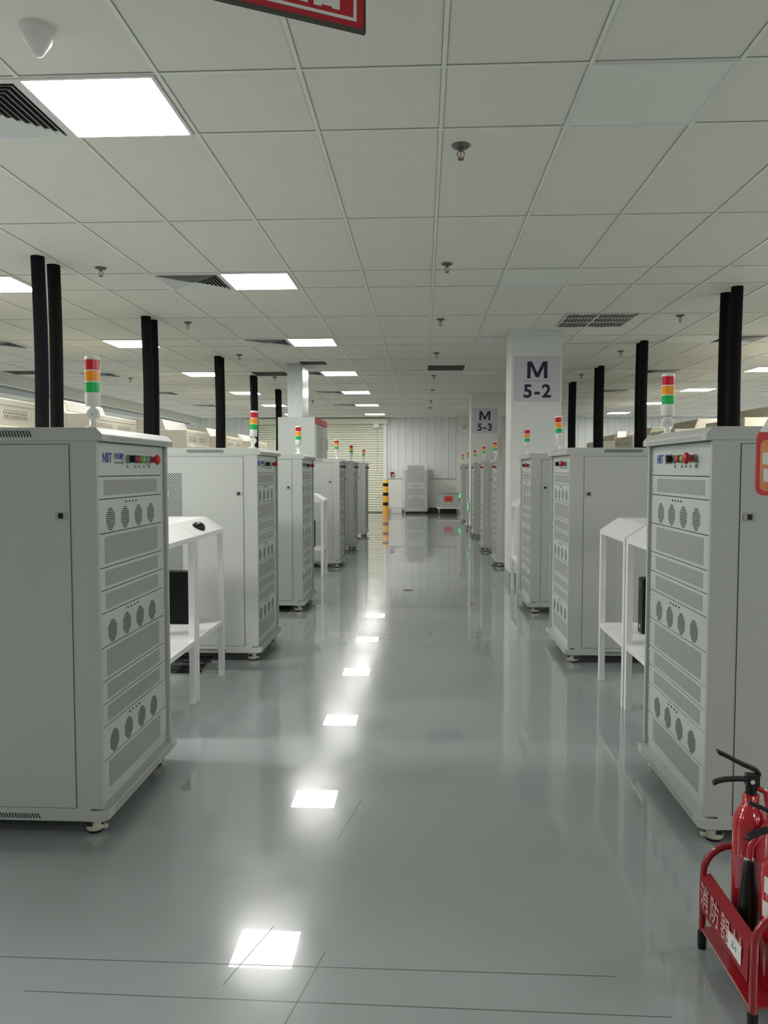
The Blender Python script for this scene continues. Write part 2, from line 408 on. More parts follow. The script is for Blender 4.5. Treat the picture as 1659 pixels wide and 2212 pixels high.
# open black hatches
for (x0, x1, y0, y1, lab) in ((0.075, 0.665, 12.55, 13.22, 'black open ceiling hatch in the middle of the aisle ceiling'), (-2.92, -2.33, 13.25, 13.83, 'black open ceiling hatch beside the fourth black pipe pair'), (-1.9, -1.5, 12.0, 12.4, 'black open ceiling hatch touching the galvanised duct'), (-7.05, -6.5, 12.9, 13.4, 'black open ceiling hatch by the left bulkhead')):
    t = empty('ceiling_hatch', ((x0+x1)/2*CS, (y0+y1)/2*CS, CZ)); t.scale = (CS, CS, CS); tag(t, lab, 'hatch', 'open ceiling hatches'); hx, hy = (x1-x0)/2, (y1-y0)/2
    box('opening', 'hole', (-hx, hx, -hy, hy, -0.008, -0.0005), t)
    mb = MB(); mb.box(-hx-0.012, -hx, -hy-0.01, hy+0.01, -0.011, 0); mb.box(hx, hx+0.012, -hy-0.01, hy+0.01, -0.011, 0); mb.box(-hx, hx, -hy-0.01, -hy, -0.011, 0); mb.box(-hx, hx, hy, hy+0.01, -0.011, 0)
    mb.build('rim', 'tbar', t)
# sprinklers
t = empty('fire_sprinkler')
MB().lathe([(0.045, 0), (0.047, -0.006), (0.036, -0.014), (0.012, -0.016)], n=20).build('escutcheon', 'sprinkler', t)
mb = MB(); mb.cyl((0, 0, -0.03), 0.010, 0.016, n=12)
mb.tube([(0.009, 0, -0.028), (0.019, 0, -0.042), (0.013, 0, -0.060), (0.002, 0, -0.068)], 0.003, 6); mb.tube([(-0.009, 0, -0.028), (-0.019, 0, -0.042), (-0.013, 0, -0.060), (-0.002, 0, -0.068)], 0.003, 6)
mb.cyl((0, 0, -0.073), 0.016, 0.003, n=16); mb.build('spray_head', 'sprinkler', t)
MB().cyl((0, 0, -0.062), 0.0025, 0.03, n=8).build('glass_bulb', 'red', t)
sp = t
for i, y in enumerate((4.13, 6.44, 8.78, 11.28, 13.96, 16.45, 19.0, 21.0)):
    put(sp, 0.19, y*CS, 'small fire sprinkler head in the centre line of the aisle ceiling, %s from the camera' % (ORD+['last'])[i], 'sprinkler', 'sprinklers over the aisle')
for i, y in enumerate((6.43, 8.82, 11.32, 14.03, 18.9)):
    put(sp, -2.65, y*CS, 'small fire sprinkler head beside the left black pipes, %s from the camera' % ORD[i], 'sprinkler', 'sprinklers over the left machine row')
put(sp, -5.3, 14.1*CS, 'small fire sprinkler head far left, just before the bulkhead', 'sprinkler', 'sprinklers over the left machine row')
for i, y in enumerate((8.69, 11.23, 13.96)):
    put(sp, 2.76, y*CS, 'small fire sprinkler head beside the right black pipes, %s from the camera' % ORD[i], 'sprinkler', 'sprinklers over the right machine row')
# smoke detector
t = empty('smoke_detector', (-1.455*CS, 2.98*CS, CZ)); t.scale = (CS, CS, CS); tag(t, 'round white smoke detector with a pointed tip on the near left ceiling', 'smoke detector')
MB().lathe([(0.066, 0), (0.066, -0.012), (0.060, -0.030)], n=32).build('base', 'whiteplastic', t)
MB().lathe([(0.058, -0.030), (0.052, -0.052), (0.040, -0.068), (0.020, -0.098), (0.010, -0.104), (0.0005, -0.106)], n=32).build('sensor_dome', 'whiteplastic', t)
for a in (-2.0, -1.2): MB().lathe([(0.004, 0), (0.001, 0.003)], (0.058*math.cos(a), 0.058*math.sin(a), -0.022), n=8).build('indicator_hole', 'black', t)
for i, (x, y) in enumerate(((6.2, 17.8), (5.2, 11.9))):
    t = empty('smoke_detector', (x*CS, y*CS, CZ)); t.scale = (CS, CS, CS); tag(t, 'small white smoke detector over the right machine row, %s of the two' % ('far', 'near')[i if i == 0 else 1], 'smoke detector')
    MB().lathe([(0.07, 0), (0.07, -0.015), (0.05, -0.05), (0.015, -0.07)], n=20).build('base', 'whiteplastic', t)

# ------------------------------------------------------------------ test cabinets (front looks towards +x, near side at y = 0)
CW, CD = 0.763, 1.10
U = 0.0412
def make_cabinet():
    t = empty('test_cabinet')
    zb, zt, zr = 0.105, 1.411, 1.457
    mb = MB()   # shell: two side walls, back, bottom and the narrow front posts
    mb.box(-CD, 0, 0, 0.012, zb, zt); mb.box(-CD, 0, CW-0.012, CW, zb, zt)
    mb.box(-CD, -CD+0.012, 0.012, CW-0.012, zb, zt)
    mb.box(-0.03, 0, 0.012, 0.020, zb, zt); mb.box(-0.03, 0, CW-0.020, CW-0.012, zb, zt)
    mb.build('body', 'cab', t, 0.0015)
    MB().prism([(-CD-0.005, zt-0.003), (0.022, zt), (0.022, zt+0.022), (0.0, zr), (-CD-0.005+0.02, zr), (-CD-0.005, zr-0.02)], -0.002, CW+0.002).build('roof', 'cab', t, 0.0015)
    box('roof_inlay', 'inlay', (0.0215, 0.0228, 0.062, CW-0.05, zt+0.005, zt+0.017), t)
    MB().prism([(-CD-0.005, 0.06), (0.0, 0.06), (0.022, 0.068), (0.022, 0.103), (0.019, 0.103), (0.016, 0.098), (-0.045, 0.098), (-0.045, zb+0.002), (-CD-0.005, zb+0.002)], -0.002, CW+0.002).build('base_tray', 'cab', t, 0.0015)
    box('base_inlay', 'inlay', (0.0215, 0.0228, 0.055, CW-0.05, 0.074, 0.096), t)
    # side doors with latch, perforation and slots
    for side in (0, 1):
        y0 = 0.0 if side == 0 else CW; s = -1 if side == 0 else 1
        MB().box(-CD+0.07, -0.0945, y0, y0+s*0.0012, zb+0.003, 1.3995).build('door_gap', 'seam', t)
        d = MB().box(-CD+0.073, -0.0965, y0, y0+s*0.0035, zb+0.005, 1.3975).build('side_door', 'door', t)
        MB().box(-0.147, -0.106, y0+s*0.003, y0+s*0.0075, 1.137, 1.163).build('latch', 'inlay', d, 0.002)
        MB().box(-0.135, -0.119, y0+s*0.0075, y0+s*0.0095, 1.141, 1.159).build('latch_knob', 'black', d)
        MB().box(-0.79, -0.515, y0+s*0.0033, y0+s*0.0042, 0.35, 1.288).build('side_mesh', 'perf_side', d)
        MB().box(-0.66, -0.606, y0+s*0.004, y0+s*0.008, 1.125, 1.172).build('latch_plate', 'panel', d)
        for (za, zc_) in ((1.424, 1.446), (0.069, 0.087)):
            mb = MB()
            for i in range(24):
                xx = -0.24-i*0.0105
                e = -0.009 if side == 0 else -0.009
                mb.prism([(xx, zc_), (xx+0.0052, zc_), (xx+0.0052-e, za), (xx-e, za)] , y0+s*0.0015, y0+s*0.0026, 'y')
            mb.build('side_slots', 'hole', t)
    # casters
    for (cx, cy) in ((-0.055, 0.06), (-0.055, CW-0.06), (-CD+0.06, 0.06), (-CD+0.06, CW-0.06)):
        c = MB().lathe([(0.022, 0.058), (0.030, 0.052), (0.033, 0.040), (0.034, 0.016), (0.030, 0.010)], (cx, cy, 0), n=20).build('caster', 'cream', t)
        MB().lathe([(0.026, 0.012), (0.028, 0.008), (0.026, 0.0)], (cx, cy, 0), n=20).build('wheel', 'black', c)
        for s in (-1, 1): MB().box(cx-0.020, cx+0.004, cy+s*0.0285, cy+s*0.0345, 0.030, 0.044).build('window_slot', 'hole', c)
        for s in (-1, 1): MB().box(cx+s*0.0285, cx+s*0.0345, cy-0.016, cy+0.012, 0.030, 0.044).build('window_slot', 'hole', c)
        MB().box(cx+0.02, cx+0.045, cy-0.008, cy+0.008, 0.012, 0.026).build('brake_pedal', 'cream', c, 0.003)
    # rack panels
    seq = ['C', 'm2', 'F', 'm3', 'm2', 'm2', 'F', 'm3', 'm2', 'm2', 'F', 'm3']
    z = 1.410
    y0, y1 = 0.020, CW-0.048
    px = -0.018
    MB().box(-0.035, px-0.001, 0.012, CW-0.012, zb, zt).build('rail_backing', 'seam', t)
    MB().box(-0.034, px+0.001, CW-0.046, CW-0.024, zb, zt).build('mounting_rail', 'panel', t)
    MB().box(-0.034, px-0.0005, 0.013, CW-0.024, 0.099, 0.134).build('sill_strip', 'panel', t)
    fan = None; led = None; scr = None
    for q in seq:
        n = 2 if q == 'm2' else 3
        za, zc = z-n*U, z
        p = MB().box(-0.03, px+0.003, y0, CW-0.028, za+0.0018, zc-0.0018).build('control_panel' if q == 'C' else 'rack_panel', 'panel', t)
        if q[0] == 'm':
            MB().box(px+0.002, px+0.0038, 0.095, CW-0.106, za+0.013, zc-0.013).build('mesh_grille', 'perf', p)
        if q == 'F':
            zc0 = za+0.049
            for i in range(4):
                cy = 0.152+i*0.1415
                if fan is None:
                    mb = MB()
                    for r in range(12):
                        zz = -0.0385+r*0.007; a = abs(zz)
                        w = 0.0415 if a < 0.018 else 0.0415-(a-0.018)*1.2
                        nsl = max(2, int(round(2*w/0.016))); sl = 2*w/nsl
                        for j in range(nsl): mb.box(0, 0.0009, -w+j*sl+0.0012, -w+(j+1)*sl-0.0012, zz-0.0017, zz+0.0017)
                    fan = mb.build('fan_grille', 'hole', p); o = fan
                else:
                    o = fan.copy(); COL.objects.link(o); o.parent = p
                o.location = (px+0.003, cy, zc0)
                if led is None:
                    led = MB().lathe([(0.0042, 0), (0.0030, 0.003)], axis='x', n=8).build('indicator_light', 'black', p); o = led
                else:
                    o = led.copy(); COL.objects.link(o); o.parent = p
                o.location = (px+0.003, 0.305+i*0.0345, zc-0.0155)
        for (yy) in (0.027, CW-0.034):
            for zz in ([za+0.02, zc-0.02] if n == 2 else [za+0.02, zc-0.02]):
                if scr is None:
                    scr = MB().lathe([(0.0045, 0), (0.0040, 0.0025), (0.0015, 0.0035)], axis='x', n=10).build('screw', 'chrome', p); o = scr
                else:
                    o = scr.copy(); COL.objects.link(o); o.parent = p
                o.location = (px+0.003, yy, zz)
        if q == 'C':
            zz = 1.352
            text('logo_letters', 'NBT', 'blue', 0.050, (px+0.0036, 0.130, zz), FACE_PX, p, bold=0.0012, sx=0.86)
            text('logo_text', '拜特测控', 'blue', 0.026, (px+0.0036, 0.242, zz+0.007), FACE_PX, p, sx=0.93)
            text('logo_subtitle', 'NoTe Technology', 'greytext', 0.0115, (px+0.0036, 0.242, zz-0.015), FACE_PX, p, sx=1.0)
            for (by, wd) in ((0.325, 0.05), (0.455, 0.14), (0.565, 0.045)):
                mb = MB(); mb.box(px+0.003, px+0.0034, by-wd/2, by+wd/2, zz+0.030, zz+0.031); mb.box(px+0.003, px+0.0034, by-wd/2, by-wd/2+0.0008, zz+0.022, zz+0.031); mb.box(px+0.003, px+0.0034, by+wd/2-0.0008, by+wd/2, zz+0.022, zz+0.031)
                mb.build('bracket_line', 'greytext', p)
            for by, tx in ((0.325, '电源'), (0.408, '启动'), (0.455, '停止'), (0.505, '运行'), (0.565, '急停')):
                text('button_caption', tx, 'greytext', 0.012, (px+0.0034, by, zz-0.030), FACE_PX, p)
            def knob(name, y, parts):
                first = None
                for (m, prof) in parts:
                    o = MB().lathe(prof, (px+0.003, y, zz), axis='x', n=20).build(name, m, p)
                return o
            knob('switch_collar', 0.325, [('greyplastic', [(0.017, 0), (0.016, 0.014)])])
            knob('rotary_switch', 0.325, [('black', [(0.014, 0.014), (0.0145, 0.033), (0.012, 0.036)])])
            knob('button_collar', 0.408, [('black', [(0.015, 0), (0.015, 0.012)])])
            knob('red_button', 0.408, [('red', [(0.0140, 0.012), (0.0140, 0.021), (0.008, 0.025)])])
            knob('button_collar', 0.455, [('black', [(0.015, 0), (0.015, 0.010)])])
            knob('green_button', 0.455, [('green', [(0.0140, 0.010), (0.0140, 0.019), (0.008, 0.023)])])
            knob('key_switch', 0.505, [('greyplastic', [(0.015, 0), (0.014, 0.018)])])
            knob('stop_collar', 0.565, [('greyplastic', [(0.016, 0), (0.015, 0.012)])])
            knob('emergency_stop_button', 0.565, [('mushroom', [(0.012, 0.012), (0.013, 0.026), (0.0215, 0.034), (0.0215, 0.040), (0.013, 0.047), (0.001, 0.049)])])
        z = za
    # tower light
    L = empty('signal_tower', (-0.05, 0.10, zr)); L.parent = t
    MB().lathe([(0.030, 0), (0.030, 0.005), (0.014, 0.010), (0.012, 0.034), (0.010, 0.040)], n=20).build('foot', 'whiteplastic', L)
    mb = MB(); mb.lathe([(0.021, -0.009), (0.0235, -0.005), (0.0235, 0.005), (0.021, 0.009)], (0, 0, 0.052), axis='y', n=24); mb.cyl((0, 0, 0.066), 0.010, 0.016, n=12)
    mb.build('swivel_joint', 'whiteplastic', L)
    MB().lathe([(0.003, -0.011), (0.003, 0.011)], (0, 0, 0.052), axis='y', n=8).build('pivot_screw', 'greytext', L)
    MB().lathe([(0.0245, 0.080), (0.0265, 0.084), (0.0265, 0.128)], n=28).build('lamp_base', 'whiteplastic', L)
    zz = 0.128
    for m, nm in (('lens_green', 'green_lens'), ('lens_amber', 'amber_lens'), ('lens_red', 'red_lens')):
        MB().lathe([(0.0255, zz), (0.0255, zz+0.036)], n=28).build(nm, m, L)
        MB().lathe([(0.0268, zz+0.036), (0.0268, zz+0.040)], n=28).build('ring', 'whiteplastic', L)
        zz += 0.040
    MB().lathe([(0.0268, zz), (0.0268, zz+0.005), (0.024, zz+0.008)], n=28).build('top_cap', 'whiteplastic', L)
    return t
cab0 = make_cabinet()
LY = [2.675, 5.25, 7.13, 10.42, 12.63, 15.18]
RY = [2.72, 5.30, 7.16, 10.61, 12.61, 15.23, 17.25, 19.7]
LX = [-1.131, -1.115, -1.100, -1.108, -1.115, -1.112]
RX = [0.980, 0.978, 0.976, 0.990, 0.965, 0.985, 0.98, 0.98]
LLAB = ['tall grey test cabinet with blue logo panel, nearest on the left of the aisle',
        'grey test cabinet on the left behind the white stands with the mouse',
        'grey test cabinet on the left, third from the camera',
        'fourth grey test cabinet on the left, right behind the lone narrow white stand',
        'grey test cabinet on the left, fifth from the camera, next to last in its row',
        'last grey test cabinet of the left row, in front of the roller shutter']
RLAB = ['tall grey test cabinet behind the red extinguisher rack on the right',
        'grey test cabinet on the right directly behind the pair of white stands',
        'grey test cabinet on the right, third from the camera, just before the M 5-2 column',
        'grey test cabinet directly behind the M 5-2 column, half hidden by it',
        'grey test cabinet on the right, fifth from the camera, midway between the two columns',
        'grey test cabinet right in front of the M 5-3 column',
        'grey test cabinet just behind the M 5-3 column, seen as a thin sliver',
        'last grey test cabinet of the right row, beside the red-labelled box trolley']
tilt = [(0.0, 0.0), (0.05, 0.0), (0.0, 0.0), (0.0, 0), (0.02, 0), (0.05, 0)]
rtilt = [0.0, 0.06, 0.0, 0.05, -0.03, -0.02, 0.0, 0.0]
def cabinet(i, x, y, rz, label, group, tl):
    global cab0
    far = i >= 3
    o = cab0 if (i == 0 and rz == 0) else dup(cab0, None, ('screw',) if far else ())
    o.location = (x, y, 0) if rz == 0 else (x, y+CW, 0); o.rotation_euler = (0, 0, rz)
    tag(o, label, 'cabinet', group)
    for c in o.children:
        if c.name.split('.')[0] == 'signal_tower': c.rotation_euler = (0, tl, 0)
    return o
for i in range(1, 6): cabinet(i, LX[i], LY[i], 0, LLAB[i], 'grey test cabinets left of the aisle', tilt[i][0])
for i in range(8): cabinet(i, RX[i], RY[i], PI, RLAB[i], 'grey test cabinets right of the aisle', rtilt[i])
cabinet(0, LX[0], LY[0], 0, LLAB[0], 'grey test cabinets left of the aisle', 0.0)

# ------------------------------------------------------------------ white stands (aisle edge at x = 0, body towards -x)
def stand(w, dep=0.50):
    t = empty('stand'); a = 0.034
    for (x0, y0) in ((-a, 0), (-a, w-a), (-dep, 0), (-dep, w-a)):
        h = 0.915 if x0 == -a else 0.985
        box('leg', 'white', (x0, x0+a, y0, y0+a, 0, h), t, 0.0015)
    MB().prism([(0, 0.914), (0, 0.940), (-0.110, 1.014), (-dep, 1.014), (-dep, 0.986), (-0.112, 0.986), (-0.03, 0.930), (-0.03, 0.914)], 0, w).build('sloped_top', 'white', t, 0.001)
    for y0 in (0.002, w-0.012): MB().prism([(-0.034, 0.915), (-0.034, 0.93), (-0.112, 0.988), (-dep+0.034, 0.988), (-dep+0.034, 0.915)], y0, y0+0.010).build('side_gusset', 'white', t)
    mb = MB(); mb.prism([(-dep+0.0015, 0.332), (-0.0015, 0.332), (-0.0015, 0.360), (-dep+0.013, 0.360), (-dep+0.013, 0.392), (-dep+0.0015, 0.392)], 0.0015, w-0.0015)
    mb.build('shelf', 'white', t, 0.001)
    return t
s0 = stand(0.60)
def put_stand(proto, x, y, rz, w, lab, first=False):
    o = proto if first else dup(proto)
    o.location = (x, y if rz == 0 else y+w, 0); o.rotation_euler = (0, 0, rz)
    tag(o, lab, 'stand', 'white metal computer stands'); return o
put_stand(s0, -1.263, 4.315, 0, 0.6, 'white metal stand with sloped top carrying the black mouse, left of the aisle', True)
put_stand(s0, -1.266, 3.705, 0, 0.6, 'white metal stand with a bare sloped top right behind the nearest left cabinet')
put_stand(s0, 1.098, 4.315, PI, 0.6, 'white metal stand on the right, against the second right cabinet')
put_stand(s0, 1.104, 3.705, PI, 0.6, 'white metal stand on the right, half hidden by the nearest right cabinet')
s1 = stand(0.38); put_stand(s1, -1.20, 9.44, 0, 0.38, 'narrow white stand far down the left side, between third and fourth cabinets', True)
s2 = stand(0.575); put_stand(s2, 0.975, 8.145, PI, 0.575, 'white metal stand against the M 5-2 column', True)
# mouse
t = empty('computer_mouse', (-1.312, 4.53, 0.9738)); t.rotation_euler = (Matrix(((0, -0.83, 0.558), (1, 0, 0), (0, 0.558, 0.83))) @ Matrix.Rotation(-0.18, 3, 'Z')).to_euler(); t.scale = (1.15, 1.15, 1.0)
tag(t, 'black computer mouse on the sloped white stand top on the left', 'mouse')
mb = MB(); vs = []; N, K = 14, 20
for i in range(N+1):
    u = i/N; x = -0.052+0.104*u
    prof = math.sin(PI*min(1, max(0, u*0.94+0.03)))**0.55
    h = 0.034*(math.sin(PI*(u*0.9+0.05))**0.8)*(0.75+0.35*u) ; wdt = 0.030*prof
    for j in range(K+1):
        a = PI*j/K; vs.append((x, -wdt*math.cos(a), h*math.sin(a)))
fs = [(i*(K+1)+j, i*(K+1)+j+1, (i+1)*(K+1)+j+1, (i+1)*(K+1)+j) for i in range(N) for j in range(K)]
fs += [tuple(i*(K+1) for i in range(N+1))+tuple(i*(K+1)+K for i in reversed(range(N+1)))]
mb.add(vs, fs, True); mb.build('body', 'black', t)
MB().lathe([(0.007, -0.003), (0.007, 0.003)], (-0.022, 0, 0.0245), axis='y', n=12).build('scroll_wheel', 'greyplastic', t)
# computers
def pc(x, y, rz, lab):
    t = empty('desktop_computer', (x, y, 0.36), rz); tag(t, lab, 'computer', 'black desktop computers on the stands')
    box('case', 'pc', (-0.40, -0.012, 0, 0.09, 0, 0.325), t, 0.004); box('front_panel', 'black', (-0.012, 0, 0.001, 0.089, 0.002, 0.323), t, 0.004)
    box('badge', 'paper', (0.0, 0.0008, 0.035, 0.050, 0.03, 0.05), t); box('power_button', 'greyplastic', (0.0, 0.002, 0.04, 0.05, 0.28, 0.29), t)
    return t
pc(-1.425, 4.72, 0, 'black desktop computer on the lower shelf of the left white stands')
pc(1.266, 4.65, PI, 'black desktop computer on the lower shelf of the right white stands')
pc(-1.325, 9.56, 0, 'black desktop computer on the far narrow white stand on the left')

# ------------------------------------------------------------------ black insulated pipes
def pipe(x, y, r, lab, grp, wob):
    pts = []
    for i in range(13):
        z = CZ*i/12
        pts.append((x+wob*math.sin(i*0.9)*0.25+wob*(1-i/12), y+0.01*math.sin(i*0.7), z))
    tag(MB().tube(pts, r, 20).build('insulated_pipe', 'foam'), lab, 'pipe', grp)
PN = ['first', 'second', 'third', 'fourth', 'fifth']
for i, (ya, yb) in enumerate(((6.07, 6.33), (8.47, 8.68), (11.46, 11.62), (13.82, 13.97), (16.2, 16.36))):
    for j, y in enumerate((ya, yb)):
        pipe(-3.0*CS, y*CS, 0.0495, 'thick black foam-wrapped pipe, %s of the %s pair on the left' % (('near', 'rear')[j], PN[i]), 'black insulated pipes on the left', 0.015*(1 if j else 1.6))
for i, (ya, yb) in enumerate(((7.37, 7.63), (10.37, 10.56), (12.82, 13.07), (15.12, 15.34))):
    for j, y in enumerate((ya, yb)):
        pipe(2.845*CS, y*CS, 0.0495, 'thick black foam-wrapped pipe, %s of the %s pair on the right' % (('near', 'rear')[j], PN[i]), 'black insulated pipes on the right', -0.012)

# ------------------------------------------------------------------ cream environmental chambers
def chamber(w):
    t = empty('test_chamber')
    box('body', 'chamber', (-1.3, 0, 0, w, 0.08, 1.98), t, 0.012)
    box('plinth', 'seam', (-1.26, -0.04, 0.04, w-0.04, 0, 0.08), t)
    MB().prism([(-1.15, 1.98), (-0.36, 1.98), (-0.42, 2.15), (-1.15, 2.15)], 0.02, w-0.12).build('hood', 'chamber', t, 0.01)
    MB().prism([(-0.374, 2.02), (-0.370, 2.022), (-0.408, 2.124), (-0.414, 2.124)], 0.10, w-0.18).build('hood_grille', 'chamber_grille', t)
    for (a, b) in ((0.10, 0.54), (0.72, 1.16)): box('vent_grille', 'chamber_grille', (0, 0.004, a*w/1.38, b*w/1.38, 1.80, 1.875), t)
    box('panel_seam', 'inlay', (0, 0.002, 0.02, w-0.02, 1.915, 1.920), t)
    d = box('door', 'chamber', (0, 0.03, 0.08, w-0.08, 0.25, 1.72), t, 0.01)
    box('door_handle', 'steel', (0.03, 0.06, w-0.2, w-0.17, 0.9, 1.1), d, 0.004)
    box('side_seam', 'inlay', (-0.34, -0.335, -0.002, 0, 0.08, 1.98), t)
    return t
ch = chamber(1.38)
for i, y in enumerate((6.44, 9.19, 12.87, 15.52, 18.2)):
    o = ch if i == 0 else dup(ch); o.location = (-3.9, y, 0)
    tag(o, 'cream test chamber showing above the left cabinets, %s from the camera' % ORD[i], 'test chamber', 'cream chambers on the left')
for i, y in enumerate((7.4, 10.3, 13.1, 15.7, 18.6)):
    o = dup(ch); o.location = (4.1, y+1.38, 0); o.rotation_euler = (0, 0, PI)
    tag(o, 'cream test chamber showing above the right cabinets, %s from the camera' % ORD[i], 'test chamber', 'cream chambers on the right')
t = empty('status_screen', (4.2, 16.9, 1.98)); tag(t, 'small glowing warm screen above the cream machines on the right', 'screen')
box('housing', 'chamber', (-0.1, 0.1, 0.0, 0.04, 0, 0.15), t, 0.004); box('display', 'warm_screen', (-0.09, 0.09, -0.004, 0.0, 0.015, 0.14), t)

# ------------------------------------------------------------------ switch cabinet with duct
t = empty('switch_cabinet', (-1.53, 11.25, 0)); tag(t, 'tall grey electrical cabinet with red stripe rising above the left row', 'electrical cabinet')
box('body', 'panel', (-0.555, -0.02, 0, 1.30, 0.05, 2.065), t, 0.004); box('plinth', 'seam', (-0.54, -0.03, 0.02, 1.28, 0, 0.05), t)
box('header_stripe', 'signred', (-0.02, 0.0, 0.0, 1.30, 1.975, 2.065), t)
for y0 in (0.01, 0.655):
    d = box('door', 'cab', (-0.02, 0.0, y0, y0+0.635, 0.06, 1.965), t, 0.003)
    box('door_handle', 'steel', (0.0, 0.02, y0+0.55, y0+0.58, 1.62, 1.80), d, 0.004)
tag(box('cable_duct', 'galv', (-2.03, -1.80, 11.75, 12.35, 2.065, CZ), bevel=0.004), 'shiny galvanised duct rising from the electrical cabinet to the ceiling', 'duct')

# ------------------------------------------------------------------ column signs
def bay_sign(x, y, num, lab):
    t = empty('bay_sign', (x, y, 2.34)); tag(t, lab, 'sign', 'bay number signs on the columns')
    box('panel', 'signpanel', (-0.262, 0.262, -0.004, -0.0002, -0.258, 0.258), t)
    MB().prism([(-0.114, 0.005), (-0.114, 0.196), (-0.062, 0.196), (0.0, 0.068), (0.062, 0.196), (0.114, 0.196), (0.114, 0.005), (0.074, 0.005), (0.074, 0.140), (0.018, 0.018), (-0.018, 0.018), (-0.074, 0.140), (-0.074, 0.005)], -0.0052, -0.004).build('letter', 'darktext', t)
    text('bay_number', num, 'darktext', 0.205, (0.0, -0.0045, -0.145), FACE_NY, t, bold=0.006, sx=1.02, sp=1.18)
    box('divider_line', 'greytext', (-0.145, 0.145, -0.0052, -0.004, -0.026, -0.021), t)
bay_sign(1.293, 9.05, '5-2', 'pale sign reading M 5-2 on the near white column')
bay_sign(1.293, 16.6, '5-3', 'pale sign reading M 5-3 on the far white column')

# ------------------------------------------------------------------ hanging red sign, upper edge of the picture
t = empty('hanging_sign', (-0.13, 1.80, 2.28)); t.rotation_euler = (0, 0, math.radians(26))
tag(t, 'red hanging sign with white border and lettering at the top edge', 'sign')
box('panel', 'signred', (-0.62, -0.004, 0.0, 0.006, 0.006, 0.30), t)
mb = MB(); mb.box(-0.63, 0, -0.002, 0.008, 0, 0.007); mb.box(-0.004, 0.0, -0.002, 0.008, 0.007, 0.306); mb.box(-0.63, -0.0, -0.002, 0.008, 0.30, 0.306); mb.box(-0.63, -0.622, -0.002, 0.008, 0, 0.30); mb.build('rim', 'signedge', t)
mb = MB(); mb.box(-0.60, -0.022, -0.001, 0.0, 0.021, 0.028); mb.box(-0.029, -0.022, -0.001, 0, 0.028, 0.276); mb.box(-0.60, -0.022, -0.001, 0, 0.270, 0.276); mb.box(-0.60, -0.594, -0.001, 0, 0.036, 0.27); mb.build('border_line', 'paper', t)
text('lettering', '灭火器', 'paper', 0.155, (-0.295, -0.001, 0.098), FACE_NY, t, bold=0.003, sx=1.08)
for sx in (-0.55, -0.07): MB().cyl((sx, 0.006, 0.306), 0.002, CZ-2.28-0.306, n=6).build('hanging_wire', 'steel', t)

# ------------------------------------------------------------------ extinguisher rack
t = empty('extinguisher_rack', (0.769, 1.965, 0)); tag(t, 'red tube rack with worn white lettering holding fire extinguishers, lower right corner', 'rack')
R_ = 0.0095
def loop(y):
    pts = [(0, y, 0.03), (0, y, 0.21)]
    for a in range(1, 7): b = PI/2*a/6; pts.append((0.075-0.075*math.cos(b), y, 0.21+0.078*math.sin(b)))
    pts += [(0.16, y, 0.288)]
    for a in range(1, 7): b = PI/2*a/6; pts.append((0.185+0.075*math.sin(b), y, 0.21+0.078*math.cos(b)))
    pts += [(0.26, y, 0.03)]
    o = MB().tube(pts, R_, 14).build('end_loop', 'framered', t)
    for x in (0, 0.26): MB().lathe([(0.012, 0), (0.0125, 0.045), (0.0105, 0.05)], (x, y, 0), n=14).build('rubber_foot', 'black', o)
loop(0.165); loop(-0.165)
f_ = MB().prism([(-0.012, 0.118), (-0.0095, 0.205), (0.016, 0.213), (0.016, 0.209), (-0.006, 0.200), (-0.008, 0.118)], -0.158, 0.158).build('front_plate', 'platered', t)
MB().prism([(0.26, 0.118), (0.26, 0.21), (0.268, 0.21), (0.268, 0.118)], -0.158, 0.158).build('rear_plate', 'framered', t)
box('tray', 'framered', (-0.006, 0.266, -0.16, 0.16, 0.055, 0.062), t)
for i, c in enumerate('消防器材'):
    text('lettering', c, 'pinktext', 0.072, (-0.0125, 0.118-i*0.072, 0.160), FACE_NX, f_, sx=0.86, bold=0.0005)
box('paper_label', 'paper', (-0.0140, -0.0128, -0.125, -0.045, 0.135, 0.178), f_)
text('label_mark', 'Z-1', 'greytext', 0.022, (-0.0143, -0.085, 0.157), FACE_NX, f_)
